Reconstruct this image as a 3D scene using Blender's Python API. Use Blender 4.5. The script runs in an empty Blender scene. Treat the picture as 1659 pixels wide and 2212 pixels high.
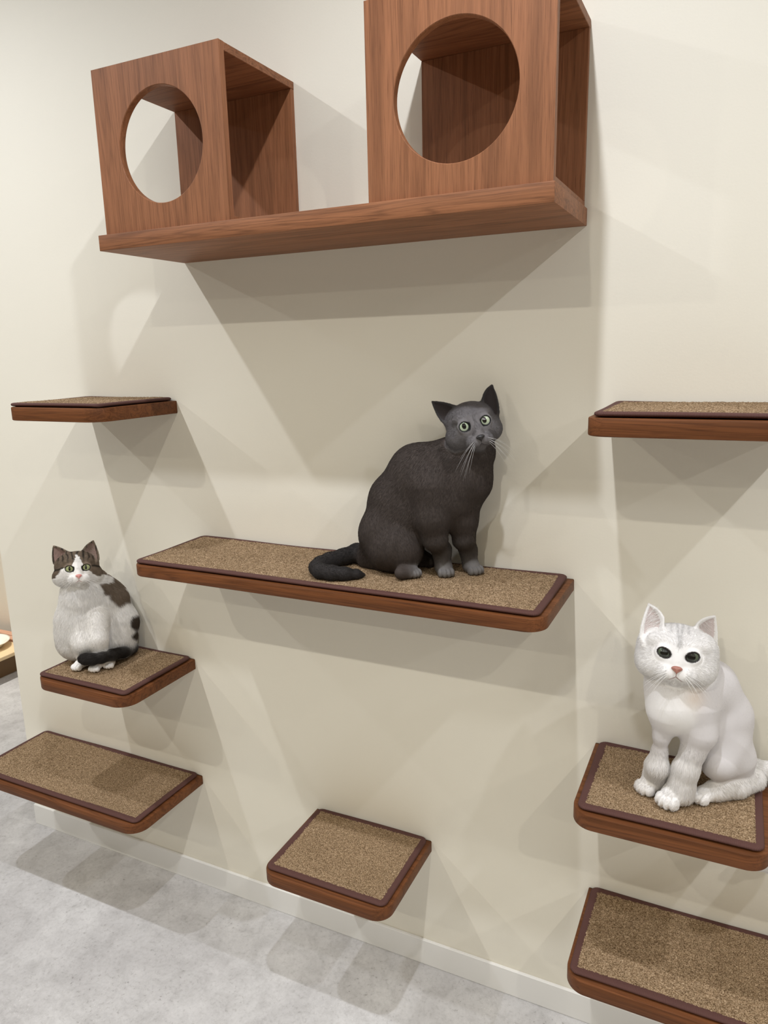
import bpy, bmesh, math, random
import numpy as np
from mathutils import Vector, Matrix
from mathutils.bvhtree import BVHTree

rng = np.random.default_rng(7)
random.seed(7)
SC = bpy.context.scene
COL = SC.collection

# ------------------------------------------------------------------ camera
W, H, F = 1659.0, 2212.0, 1578.98
CAM = np.array([0.81240, -1.55825, 1.63515])
YAW, PITCH, ROLL = -0.452207, -0.216193, -0.0236434
_f = np.array([math.sin(YAW)*math.cos(PITCH), math.cos(YAW)*math.cos(PITCH), math.sin(PITCH)])
_r = np.cross(_f, [0, 0, 1]); _r /= np.linalg.norm(_r)
_u = np.cross(_r, _f)
_c, _s = math.cos(ROLL), math.sin(ROLL)
R_ = _c*_r + _s*_u
U_ = -_s*_r + _c*_u
cam_d = bpy.data.cameras.new('camera')
cam_d.sensor_fit = 'VERTICAL'
cam_d.sensor_height = 36.0
cam_d.lens = F/H*36.0
cam_d.clip_start = 0.02
cam = bpy.data.objects.new('camera', cam_d)
COL.objects.link(cam)
M = Matrix.Identity(4)
for i in range(3):
    M[i][0], M[i][1], M[i][2], M[i][3] = R_[i], U_[i], -_f[i], CAM[i]
cam.matrix_world = M
SC.camera = cam

# ------------------------------------------------------------------ light and exposure
SC.view_settings.view_transform = 'Standard'
SC.view_settings.look = 'None'
SC.view_settings.gamma = 1.0
SC.view_settings.use_curve_mapping = False
SC.view_settings.exposure = 0.66
wd = bpy.data.worlds.new('world'); SC.world = wd
wd.use_nodes = True
wd.node_tree.nodes['Background'].inputs[0].default_value = (0.9, 0.92, 1.0, 1)
wd.node_tree.nodes['Background'].inputs[1].default_value = 0.0
LAMP_W = 9.0
LAMP_Z = 2.98
def downlight(x, y, k=1.0, size=.05, c=(1.0, .995, .985)):
    l = bpy.data.lights.new('downlight', 'AREA')
    l.shape = 'DISK'; l.size = size; l.energy = LAMP_W*k
    l.color = c
    l.spread = math.radians(158)
    o = bpy.data.objects.new('downlight', l); COL.objects.link(o)
    o.location = (x, y, LAMP_Z)
for x in (-2.84, -1.23, .42, 2.0, 3.6):
    for y, k, c in ((-.85, 1.05, (.97, 1.0, 1.085)), (-2.3, 1.0, (1.0, .955, .86)), (-3.6, .75, (1.0, .94, .82))):
        downlight(x, y, k, c=c)

l = bpy.data.lights.new('corner_fill', 'AREA')          # added fill that brightens the feeding corner, no lamp known there
l.shape = 'DISK'; l.size = .05; l.energy = 2.8; l.color = (1.0, .95, .87); l.spread = math.radians(48)
o = bpy.data.objects.new('corner_fill', l); COL.objects.link(o); o.location = (-2.85, .62, LAMP_Z)

# ------------------------------------------------------------------ helpers
def at(u, v, depth):
    """world point seen at photo pixel (u, v), `depth` metres in front of the camera"""
    return CAM + depth*(_f + R_*(u-W/2)/F - U_*(v-H/2)/F)
def at_z(u, v, z):
    d = _f + R_*(u-W/2)/F - U_*(v-H/2)/F
    return CAM + d*(z-CAM[2])/d[2]

def link_mesh(name, bm_or_me, mat, parent=None, smooth=False):
    if isinstance(bm_or_me, bmesh.types.BMesh):
        me = bpy.data.meshes.new(name); bm_or_me.to_mesh(me); bm_or_me.free()
    else:
        me = bm_or_me; me.name = name
    for m in (mat if isinstance(mat, (list, tuple)) else [mat]):
        me.materials.append(m)
    if smooth:
        me.polygons.foreach_set('use_smooth', [True]*len(me.polygons))
    o = bpy.data.objects.new(name, me); COL.objects.link(o)
    if parent is not None:
        o.parent = parent
        o.matrix_parent_inverse = Matrix.Translation(-Vector(parent.location))
    return o
def thing(name, label, cat, loc, group=None):
    o = bpy.data.objects.new(name, None); COL.objects.link(o)
    o.location = loc; o.empty_display_size = .05
    o['label'] = label; o['category'] = cat
    if group: o['group'] = group
    return o
def struct(o):
    o['kind'] = 'structure'; return o
def from_arrays(name, co, faces):
    me = bpy.data.meshes.new(name)
    me.from_pydata([tuple(map(float, c)) for c in co], [], [tuple(int(i) for i in f) for f in faces])
    me.update(); return me
def box(x0, x1, y0, y1, z0, z1, bev=0.0, seg=2):
    bm = bmesh.new()
    bmesh.ops.create_cube(bm, size=1.0)
    for v in bm.verts:
        v.co = Vector(((x0+x1)/2 + v.co.x*(x1-x0), (y0+y1)/2 + v.co.y*(y1-y0), (z0+z1)/2 + v.co.z*(z1-z0)))
    if bev > 0:
        bmesh.ops.bevel(bm, geom=list(bm.edges), offset=bev, segments=seg, profile=.5, affect='EDGES')
    return bm
def tube(pts, radii, nseg=8):
    """tapered tube mesh through points"""
    pts = np.asarray(pts, float); n = len(pts)
    tg = np.gradient(pts, axis=0); tg /= np.linalg.norm(tg, axis=1)[:, None]
    a = np.array([0, 0, 1.0]) if abs(tg[0][2]) < .9 else np.array([1.0, 0, 0])
    co = []
    for i in range(n):
        b = np.cross(tg[i], a); b /= np.linalg.norm(b); a2 = np.cross(b, tg[i])
        for k in range(nseg):
            t = 2*math.pi*k/nseg
            co.append(pts[i] + radii[i]*(math.cos(t)*b + math.sin(t)*a2))
    fa = []
    for i in range(n-1):
        for k in range(nseg):
            k2 = (k+1) % nseg
            fa.append((i*nseg+k, i*nseg+k2, (i+1)*nseg+k2, (i+1)*nseg+k))
    fa.append(tuple(range(nseg-1, -1, -1))); fa.append(tuple((n-1)*nseg+k for k in range(nseg)))
    return from_arrays('tube', co, fa)

# ------------------------------------------------------------------ materials
def srgb(r, g, b):
    f = lambda c: (c/255/12.92) if c/255 <= .04045 else ((c/255+.055)/1.055)**2.4
    return (f(r), f(g), f(b), 1)
class NT:
    def __init__(self, name):
        self.m = bpy.data.materials.new(name); self.m.use_nodes = True
        self.t = self.m.node_tree; self.b = self.t.nodes['Principled BSDF']
    def n(self, typ, ins=None, **kw):
        nd = self.t.nodes.new(typ)
        for k, v in kw.items(): setattr(nd, k, v)
        for k, v in (ins or {}).items():
            if hasattr(v, 'is_output') or isinstance(v, bpy.types.NodeSocket): self.t.links.new(v, nd.inputs[k])
            else: nd.inputs[k].default_value = v
        return nd
    def set(self, **kw):
        for k, v in kw.items():
            k = k.replace('_', ' ')
            if isinstance(v, bpy.types.NodeSocket): self.t.links.new(v, self.b.inputs[k])
            else: self.b.inputs[k].default_value = v
    def ramp(self, fac, stops, interp='LINEAR'):
        r = self.n('ShaderNodeValToRGB', {'Fac': fac}); cr = r.color_ramp; cr.interpolation = interp
        while len(cr.elements) < len(stops): cr.elements.new(.5)
        for e, (p, c) in zip(cr.elements, stops): e.position = p; e.color = c
        return r.outputs['Color']
    def noise(self, vec, scale, detail=3, rough=.5, dist=0):
        return self.n('ShaderNodeTexNoise', {'Vector': vec, 'Scale': scale, 'Detail': detail, 'Roughness': rough, 'Distortion': dist}).outputs['Fac']
    def bump(self, h, strength, dist):
        b = self.n('ShaderNodeBump', {'Height': h, 'Strength': strength, 'Distance': dist})
        self.t.links.new(b.outputs[0], self.b.inputs['Normal'])
    def mix(self, fac, a, b, mode='MIX'):
        m = self.n('ShaderNodeMix', data_type='RGBA', blend_type=mode)
        for s, v in ((m.inputs[0], fac), (m.inputs[6], a), (m.inputs[7], b)):
            if isinstance(v, bpy.types.NodeSocket): self.t.links.new(v, s)
            else: s.default_value = v
        return m.outputs[2]
    def obj(self):
        return self.n('ShaderNodeTexCoord').outputs['Object']
    def scale(self, vec, s):
        return self.n('ShaderNodeMapping', {'Vector': vec, 'Scale': s}).outputs[0]

def mat_plain(name, col, rough=.5, **kw):
    t = NT(name); t.set(Base_Color=col, Roughness=rough, **kw); return t.m

def mat_wall(name, c):
    t = NT(name); v = t.obj()
    big = t.noise(v, 1.3, 2)
    c2 = tuple(x*.965 for x in c[:3]) + (1,)
    t.set(Base_Color=t.mix(big, c, c2), Roughness=.62)
    t.b.inputs['Specular IOR Level'].default_value = .25
    t.bump(t.noise(v, 190, 3, .6), .12, .0015)
    return t.m
M_WALL = mat_wall('painted_wall', (.845, .81, .70, 1))
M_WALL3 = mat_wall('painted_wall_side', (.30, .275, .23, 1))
M_WALL2 = mat_wall('painted_wall_far', (.82, .76, .64, 1))
M_CEIL = mat_plain('ceiling_paint', (.62, .60, .56, 1), .8)
M_BASE = mat_plain('baseboard_paint', (.86, .855, .825, 1), .3)

def mat_floor():
    t = NT('stone_look_floor'); v = t.obj()
    big = t.noise(v, 2.6, 6, .62, .6); mid = t.noise(v, 16, 5, .68, .5); fine = t.noise(v, 95, 4, .7, .3)
    flk = t.noise(v, 210, 3, .65)
    base = t.ramp(big, [(.28, (.44, .43, .425, 1)), (.5, (.545, .537, .53, 1)), (.72, (.65, .645, .635, 1))])
    c = t.mix(.8, base, t.ramp(mid, [(.30, (.80, .795, .79, 1)), (.5, (1, 1, 1, 1)), (.72, (1.13, 1.13, 1.13, 1))]), 'MULTIPLY')
    c = t.mix(.55, c, t.ramp(fine, [(.30, (.70, .69, .68, 1)), (.45, (1, 1, 1, 1)), (.66, (1.12, 1.12, 1.12, 1))]), 'MULTIPLY')
    clus = t.ramp(t.noise(v, 5.5, 4, .7, .8), [(.50, (0, 0, 0, 1)), (.66, (1, 1, 1, 1))])
    pits = t.ramp(fine, [(.30, (.45, .43, .41, 1)), (.385, (1, 1, 1, 1))])
    c = t.mix(clus, c, t.mix(1.0, c, pits, 'MULTIPLY'))
    clus2 = t.ramp(t.noise(v, 4.1, 4, .7, 1.1), [(.50, (0, 0, 0, 1)), (.68, (1, 1, 1, 1))])
    flecks = t.ramp(flk, [(.60, (1, 1, 1, 1)), (.68, (1.32, 1.32, 1.32, 1))])
    c = t.mix(clus2, c, t.mix(1.0, c, flecks, 'MULTIPLY'))
    t.set(Base_Color=c, Roughness=.45)
    t.b.inputs['Specular IOR Level'].default_value = .35
    t.bump(fine, .08, .0015)
    return t.m
M_FLOOR = mat_floor()

def mat_wood(name, axis, tint=(1, 1, 1)):
    t = NT(name); v = t.obj()
    info = t.n('ShaderNodeObjectInfo').outputs['Random']
    off = t.n('ShaderNodeVectorMath', {0: v, 1: t.n('ShaderNodeCombineXYZ', {0: t.n('ShaderNodeMath', {0: info, 1: 7.0}, operation='MULTIPLY').outputs[0]}).outputs[0]}, operation='ADD').outputs[0]
    s = {'x': (.8, 20, 20), 'z': (20, 20, .8), 'y': (20, .8, 20)}[axis]
    g1 = t.noise(t.scale(off, s), 2.2, 4, .55, 1.2)
    sf = {'x': (3.6, 150, 150), 'z': (150, 150, 3.6), 'y': (150, 3.6, 150)}[axis]
    g2 = t.noise(t.scale(off, sf), 4.2, 4, .65)
    k = lambda a, b, c: (a*tint[0], b*tint[1], c*tint[2], 1)
    c1 = t.ramp(g1, [(.25, k(.20, .084, .039)), (.45, k(.25, .107, .050)), (.6, k(.30, .130, .062)), (.8, k(.235, .098, .046))])
    c2 = t.ramp(g2, [(.30, (.60, .55, .52, 1)), (.46, (1, 1, 1, 1)), (.70, (1.22, 1.21, 1.18, 1))])
    s3 = {'x': (.7, 9, 16), 'z': (11, 11, .5), 'y': (9, .7, 16)}[axis]
    g3 = t.noise(t.scale(off, s3), 1.6, 2, .5, .5)
    ln = lambda a: (a, a*.97, a*.94, 1)
    d_ = .62 if axis == 'x' else .80
    c3 = t.ramp(g3, [(.36, ln(1)), (.385, ln(d_)), (.41, ln(1)), (.45, ln(1)), (.468, ln(d_)), (.49, ln(1)), (.53, ln(1)), (.552, ln(d_)), (.575, ln(1)), (.61, ln(1)), (.635, ln(d_)), (.66, ln(1))])
    c1 = t.mix(.8, c1, c3, 'MULTIPLY')
    t.set(Base_Color=t.mix(.85, c1, c2, 'MULTIPLY'), Roughness=.52)
    t.b.inputs['Specular IOR Level'].default_value = .22
    t.bump(g2, .12, .0008)
    return t.m
M_WX, M_WY, M_WZ = mat_wood('walnut_veneer_long', 'x'), mat_wood('walnut_veneer_deep', 'y'), mat_wood('walnut_veneer_upright', 'z')
M_SHELF = mat_wood('walnut_shelf', 'x', (.55, .46, .32))

def mat_pile():
    t = NT('carpet_pile'); v = t.obj()
    n = t.noise(v, 400, 2, .7); n2 = t.noise(v, 130, 2, .6); n3 = t.noise(v, 9, 2)
    c = t.ramp(n, [(.33, (.10, .060, .032, 1)), (.46, (.245, .165, .093, 1)), (.56, (.37, .265, .163, 1)), (.72, (.56, .43, .29, 1))])
    c = t.mix(.5, c, t.ramp(n2, [(.38, (.62, .58, .52, 1)), (.6, (1.15, 1.13, 1.1, 1))]), 'MULTIPLY')
    c = t.mix(.5, c, t.ramp(n3, [(.35, (.86, .85, .83, 1)), (.65, (1.06, 1.06, 1.06, 1))]), 'MULTIPLY')
    t.set(Base_Color=c, Roughness=.95)
    t.b.inputs['Specular IOR Level'].default_value = .1
    t.bump(n, .7, .004)
    return t.m
M_PILE = mat_pile()
def mat_binding():
    t = NT('ribbed_binding'); uv = t.n('ShaderNodeTexCoord').outputs['UV']
    w = t.n('ShaderNodeTexWave', {'Vector': uv, 'Scale': 1.0, 'Distortion': .3}, wave_type='BANDS', bands_direction='X').outputs['Fac']
    c = t.ramp(w, [(0, (.075, .032, .026, 1)), (1, (.105, .048, .040, 1))])
    t.set(Base_Color=c, Roughness=.75)
    t.b.inputs['Specular IOR Level'].default_value = .25
    t.bump(w, .35, .0006)
    return t.m
M_BIND = mat_binding()
M_BACK = mat_plain('mat_backing', (.012, .009, .008, 1), .9)

# ------------------------------------------------------------------ room
XL, XR, YF, ZC = -4.4, 4.6, -5.2, 3.0
WLX = -1.367
struct(link_mesh('floor', box(XL, XR, YF, 1.3, -.06, 0), M_FLOOR))
struct(link_mesh('ceiling', box(XL, XR, YF, 1.3, ZC, ZC+.05), M_CEIL))
struct(link_mesh('wall_front', box(WLX, XR, 0, .12, 0, ZC), M_WALL))
struct(link_mesh('wall_back', box(XL, WLX+.6, 1.06, 1.16, 0, ZC), M_WALL2))
struct(link_mesh('wall_side', box(WLX+.5, WLX+.6, .12, 1.06, 0, ZC), M_WALL2))
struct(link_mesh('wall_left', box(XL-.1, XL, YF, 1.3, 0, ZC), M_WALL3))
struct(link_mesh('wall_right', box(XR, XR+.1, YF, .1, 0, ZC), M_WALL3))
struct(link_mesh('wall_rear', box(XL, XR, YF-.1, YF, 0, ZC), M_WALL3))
struct(link_mesh('baseboard_front', box(WLX-.001, XR, -.009, 0, 0, .076, .0015, 1), M_BASE))

# ------------------------------------------------------------------ shelves with mats
def round_rect(x0, x1, y0, y1, radii, n=10):
    """counter-clockwise outline; radii for corners (x0,y0),(x1,y0),(x1,y1),(x0,y1)"""
    out = []
    cs = [(x0, y0, 1, 1, 180), (x1, y0, -1, 1, 270), (x1, y1, -1, -1, 0), (x0, y1, 1, -1, 90)]
    for (cx, cy, sx, sy, a0), r in zip(cs, radii):
        for k in range(n+1):
            a = math.radians(a0 + 90*k/n)
            out.append((cx+sx*r+math.cos(a)*r, cy+sy*r+math.sin(a)*r))
    return out
def slab(x0, x1, y0, y1, z0, z1, radii, bev=.0025):
    bm = bmesh.new()
    vs = [bm.verts.new((x, y, z0)) for x, y in round_rect(x0, x1, y0, y1, radii)]
    f = bm.faces.new(vs)
    bmesh.ops.remove_doubles(bm, verts=list(bm.verts), dist=1e-5)
    f = bm.faces[:][0] if False else list(bm.faces)[0]
    r = bmesh.ops.extrude_face_region(bm, geom=[f])
    for v in r['geom']:
        if isinstance(v, bmesh.types.BMVert): v.co.z = z1
    bmesh.ops.recalc_face_normals(bm, faces=list(bm.faces))
    ed = [e for e in bm.edges if abs(e.verts[0].co.z-e.verts[1].co.z) < 1e-6]
    bmesh.ops.bevel(bm, geom=ed, offset=bev, segments=2, profile=.5, affect='EDGES')
    return bm
def shade_auto(o, ang=35):
    me = o.data
    me.polygons.foreach_set('use_smooth', [True]*len(me.polygons))
    me.set_sharp_from_angle(angle=math.radians(ang))

def mat_pile_mesh(x0, x1, y0, y1, z):
    st = .0026
    nx, ny = max(2, int((x1-x0)/st)), max(2, int((y1-y0)/st))
    X, Y = np.meshgrid(np.linspace(x0, x1, nx), np.linspace(y0, y1, ny))
    X = X + rng.uniform(-1, 1, X.shape)*st*.3; Y = Y + rng.uniform(-1, 1, Y.shape)*st*.3
    Z = z + rng.uniform(-1, 1, X.shape)*.0011 + .0006*np.sin(X*9+Y*7)
    Z[0, :] = Z[-1, :] = z-.004; Z[:, 0] = Z[:, -1] = z-.004
    co = np.stack([X, Y, Z], -1).reshape(-1, 3)
    i = (np.arange(ny-1)[:, None]*nx + np.arange(nx-1)[None]).ravel()
    fa = np.stack([i, i+1, i+nx+1, i+nx], -1)
    me = bpy.data.meshes.new('pile')
    me.vertices.add(len(co)); me.vertices.foreach_set('co', co.ravel().astype(np.float32))
    me.loops.add(fa.size); me.loops.foreach_set('vertex_index', fa.ravel().astype(np.int32))
    me.polygons.add(len(fa)); me.polygons.foreach_set('loop_start', np.arange(0, fa.size, 4, dtype=np.int32))
    me.update(calc_edges=True)
    return me
def mat_binding_mesh(x0, x1, y0, y1, zc, a=.0095, b=.0044):
    path = round_rect(x0+a, x1-a, y0+a, y1-a, (.008,)*4, 5)
    pts = []
    for i, (x, y) in enumerate(path):          # densify straight runs
        x2, y2 = path[(i+1) % len(path)]
        L = math.hypot(x2-x, y2-y); k = max(1, int(L/.02))
        for j in range(k): pts.append((x+(x2-x)*j/k, y+(y2-y)*j/k))
    P = np.array(pts); n = len(P)
    T = np.roll(P, -1, 0)-np.roll(P, 1, 0); T /= np.linalg.norm(T, axis=1)[:, None]+1e-12
    N = np.stack([T[:, 1], -T[:, 0]], -1)       # outward
    sag = .0012*np.sin(P[:, 0]*13+1)*np.cos(P[:, 1]*17)
    K = 14; bm = bmesh.new(); uvl = bm.loops.layers.uv.new('UVMap')
    rings = []
    for i in range(n):
        ring = []
        for k in range(K):
            t = 2*math.pi*k/K
            dx, dz = a*math.copysign(abs(math.cos(t))**.8, math.cos(t)), b*math.copysign(abs(math.sin(t))**.8, math.sin(t))
            ring.append(bm.verts.new((P[i, 0]+N[i, 0]*dx, P[i, 1]+N[i, 1]*dx, zc+dz+sag[i])))
        rings.append(ring)
    s = np.concatenate([[0], np.cumsum(np.linalg.norm(np.roll(P, -1, 0)-P, axis=1))])
    for i in range(n):
        j = (i+1) % n
        for k in range(K):
            k2 = (k+1) % K
            f = bm.faces.new((rings[i][k], rings[j][k], rings[j][k2], rings[i][k2]))
            f.smooth = True
            for lp, (q, kk) in zip(f.loops, ((i, k), (i+1, k), (i+1, k+1), (i, k+1))):
                lp[uvl].uv = (s[q]*200, kk/K)
    bmesh.ops.recalc_face_normals(bm, faces=list(bm.faces))
    return bm

def shelf(bx0, bx1, zb, zt, mx0, mx1, mz, label, mlabel, by=-.279, my=-.2685, rr=.042):
    zt = mz-.0098
    o = link_mesh('wall_shelf', slab(bx0, bx1, by, 0, zb, zt, (rr, rr, .0005, .0005)), M_SHELF)
    shade_auto(o)
    o['label'] = label; o['category'] = 'shelf'; o['group'] = 'wall mounted cat shelves'
    t = thing('carpet_mat', mlabel, 'mat', ((mx0+mx1)/2, my/2, zt), 'carpet mats on the cat shelves')
    a = .0095
    link_mesh('pile', mat_pile_mesh(mx0+a*1.25, mx1-a*1.25, my+a*1.25, -.004-a*1.25, mz+.0005), M_PILE, t, True)
    link_mesh('binding', mat_binding_mesh(mx0, mx1, my, -.003, mz-.0036), M_BIND, t)
    link_mesh('backing', box(mx0+.012, mx1-.012, my+.012, -.014, zt+.0003, mz-.004), M_BACK, t)
    return o
Z_E, Z_F, Z_G, Z_H, Z_I, Z_J, Z_C, Z_D = 1.148, .7755, .3926, .392, .7676, .3887, 1.5275, 1.5255
shelf(-.509, .515, 1.111, 1.140, -.5031, .5031, Z_E, 'long walnut wall shelf carrying the dark grey cat', 'long tan carpet mat under the dark grey cat')
shelf(-.918, -.573, .734, .765, -.9093, -.581, Z_F, 'short walnut shelf at the left under the brown and white cat', 'tan carpet mat under the brown and white cat', rr=.05)
shelf(-1.262, -.582, .354, .384, -1.2541, -.5913, Z_G, 'walnut shelf at the lower left, just below the brown and white cat\'s shelf', 'empty tan mat on the wide shelf at lower left, patched with shadow', rr=.05)
shelf(-.176, .171, .350, .382, -.1667, .1631, Z_H, 'small empty walnut shelf in the bottom middle above the baseboard', 'small square tan mat in the bottom middle of the wall')
shelf(.575, .922, .726, .758, .585, .9104, Z_I, 'walnut shelf at the right carrying the white cat', 'tan carpet mat under the white cat')
shelf(.574, 1.25, .347, .379, .5815, 1.24, Z_J, 'lowest walnut shelf in the bottom right corner', 'empty tan mat in the bottom right corner, below the white cat')
shelf(-.892, -.561, 1.484, 1.515, -.8833, -.5671, Z_C, 'high walnut shelf at the left, seen edge-on above the brown and white cat', 'tan mat seen nearly edge-on on the high left shelf', rr=.05)
shelf(.577, .932, 1.484, 1.514, .5872, .924, Z_D, 'high walnut shelf at the right edge, above the white cat', 'tan mat seen nearly edge-on on the high right shelf', rr=.035)

# ------------------------------------------------------------------ top ledge and the two boxes
o = link_mesh('wall_ledge', box(-.497, .516, -.282, 0, 1.868, 1.901, .0012, 2), M_WX)
shade_auto(o)
o['label'] = 'long walnut wall ledge holding the two cubby boxes'; o['category'] = 'shelf'
def holed_panel(x0, x1, y0, y1, z0, z1, hx, hz, rx, rz):
    """upright panel with a round hole, hole wall included"""
    N = 96; bm = bmesh.new()
    ang = [2*math.pi*k/N + math.pi/4 for k in range(N)]
    def rect(t):
        c, s = math.cos(t), math.sin(t)
        tx = ((x1-hx)/c if c > 0 else (x0-hx)/c) if abs(c) > 1e-9 else 1e9
        tz = ((z1-hz)/s if s > 0 else (z0-hz)/s) if abs(s) > 1e-9 else 1e9
        k = min(tx, tz); return hx+c*k, hz+s*k
    cor = [(x0, z0), (x1, z0), (x1, z1), (x0, z1)]
    outer = [list(rect(t)) for t in ang]
    for cx, cz in cor:                           # snap the nearest outline point onto each corner
        i = min(range(N), key=lambda k: (outer[k][0]-cx)**2+(outer[k][1]-cz)**2); outer[i] = [cx, cz]
    inner = [(hx+rx*math.cos(t), hz+rz*math.sin(t)) for t in ang]
    e = .0012
    inner2 = [(hx+(rx+e)*math.cos(t), hz+(rz+e)*math.sin(t)) for t in ang]
    L = lambda pts, y: [bm.verts.new((p[0], y, p[1])) for p in pts]
    of, i2f, inf_ = L(outer, y0), L(inner2, y0), L(inner, y0+e)
    ob, inb = L(outer, y1), L(inner, y1)
    for k in range(N):
        j = (k+1) % N
        for a, b in ((of, i2f), (i2f, inf_), (inf_, inb), (inb, ob), (ob, of)):
            bm.faces.new((a[k], a[j], b[j], b[k]))
    bmesh.ops.recalc_face_normals(bm, faces=list(bm.faces))
    return bm
def cubby(x0, x1, zt, y0, hx, hz, rx, rz, label):
    t = thing('cat_cubby_box', label, 'box', ((x0+x1)/2, y0/2, 1.9015), 'cubby boxes on the top ledge')
    th, zb = .016, 1.9015
    o = link_mesh('front_panel', holed_panel(x0, x1, y0, y0+th, zb, zt, hx, hz, rx, rz), M_WZ, t); shade_auto(o, 30)
    shade_auto(link_mesh('top_panel', box(x0, x1, y0+th+.0002, -.0005, zt-th, zt, .0008, 1), M_WX, t))
    shade_auto(link_mesh('back_panel', box(x0+.0004, x1-.0004, -.0125, -.0008, zb+.012, zt-th-.0002, .0006, 1), M_WZ, t))
    shade_auto(link_mesh('bottom_panel', box(x0+.0004, x1-.0004, y0+th+.0002, -.0008, zb, zb+.0118, .0006, 1), M_WX, t))
cubby(-.4826, -.1457, 2.2334, -.2704, -.3105, 2.0657, .1105, .1125, 'walnut cubby box with a round hole, on the left end of the ledge')
cubby(.1709, .511, 2.2334, -.2712, .338, 2.0648, .1135, .1138, 'walnut cubby box with a round hole, on the right end of the ledge')

# ------------------------------------------------------------------ feeding stand glimpsed behind the wall's left end
M_PINE = mat_plain('pale_pine', srgb(232, 206, 164), .5)
M_PINK = mat_plain('reddish_slat', srgb(204, 158, 130), .5)
M_CERAMIC = mat_plain('glazed_ceramic', srgb(244, 240, 226), .15)
t = thing('feeding_stand', 'low pale wooden feeding stand on the floor behind the wall\'s left end', 'stand', (-2.78, .76, 0))
def fbox(*a, **k): return box(*a, **k)
link_mesh('stand_top', fbox(-3.04, -2.53, .48, .925, .115, .135, bev=.003), M_PINE, t)
for k, (y0, y1) in enumerate(((.930, .968), (.974, 1.012))):
    link_mesh('slat', fbox(-3.04, -2.53, y0, y1, .118, .146, bev=.003), M_PINK, t)
M_DARKW = mat_plain('dark_stand_wood', srgb(112, 86, 56), .6)
for x in (-2.98, -2.60):
    link_mesh('side_panel', fbox(x-.009, x+.009, .53, 1.0, 0, .1145, bev=.002), M_DARKW, t)
def lathe(prof, c, n=48):
    co, fa = [], []
    for r, z in prof:
        for k in range(n):
            a = 2*math.pi*k/n; co.append((c[0]+r*math.cos(a), c[1]+r*math.sin(a), c[2]+z))
    for i in range(len(prof)-1):
        for k in range(n):
            j = (k+1) % n; fa.append((i*n+k, i*n+j, (i+1)*n+j, (i+1)*n+k))
    return from_arrays('lathe', co, fa)
bc = Vector((-2.715, .812, .1355))
o = link_mesh('food_bowl', lathe([(0, 0), (.06, 0), (.075, .004), (.10, .03), (.112, .034), (.112, .037), (.098, .036), (.085, .024), (.055, .008), (0, .007)], bc), M_CERAMIC, None, True)
o['label'] = 'round cream ceramic food bowl on the pale wooden feeding stand'; o['category'] = 'bowl'
#CATS#
# ------------------------------------------------------------------ cats: one continuous body surface each
def nrm(a): a = np.asarray(a, float); return a/(np.linalg.norm(a)+1e-12)
class Prim:
    """one muscle or bone mass; kinds: 'cone' (rounded taper a->b), 'ell' (ellipsoid), 'cloud' (sheet of points)"""
    def __init__(s, kind, col, ln, flow, k, **kw):
        s.kind, s.col, s.ln, s.flow, s.k = kind, np.array(col[:3], float), ln, np.asarray(flow, float), k
        s.sub = False
        s.__dict__.update(kw)
    def bounds(s, pad):
        if s.kind == 'cone': lo, hi = np.minimum(s.a-s.ra, s.b-s.rb), np.maximum(s.a+s.ra, s.b+s.rb)
        elif s.kind == 'ell': m = max(s.r); lo, hi = s.c-m, s.c+m
        else: lo, hi = s.p.min(0)-s.t, s.p.max(0)+s.t
        return lo-pad, hi+pad
    def dist(s, P):
        if s.kind == 'cone':
            ab = s.b-s.a; L2 = ab@ab
            t = np.clip(((P-s.a)@ab)/L2, 0, 1)
            return np.linalg.norm(P-s.a-t[..., None]*ab, axis=-1) - (s.ra+(s.rb-s.ra)*t)
        if s.kind == 'ell':
            q = (P-s.c)@s.R.T
            k0 = np.linalg.norm(q/s.r, axis=-1); k1 = np.linalg.norm(q/(s.r*s.r), axis=-1)
            return np.where(k1 > 1e-9, k0*(k0-1)/np.maximum(k1, 1e-9), -min(s.r))
        out = np.full(P.shape[:-1], 1e9, np.float32); flat = P.reshape(-1, 3).astype(np.float32); o = out.reshape(-1)
        pc = s.p.astype(np.float32); p2 = (pc*pc).sum(1)
        for i in range(0, len(flat), 20000):
            f = flat[i:i+20000]
            d2 = (f*f).sum(1)[:, None] - 2*f@pc.T + p2[None]
            o[i:i+20000] = np.sqrt(np.maximum(d2.min(1), 0))
        return out - s.t

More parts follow.
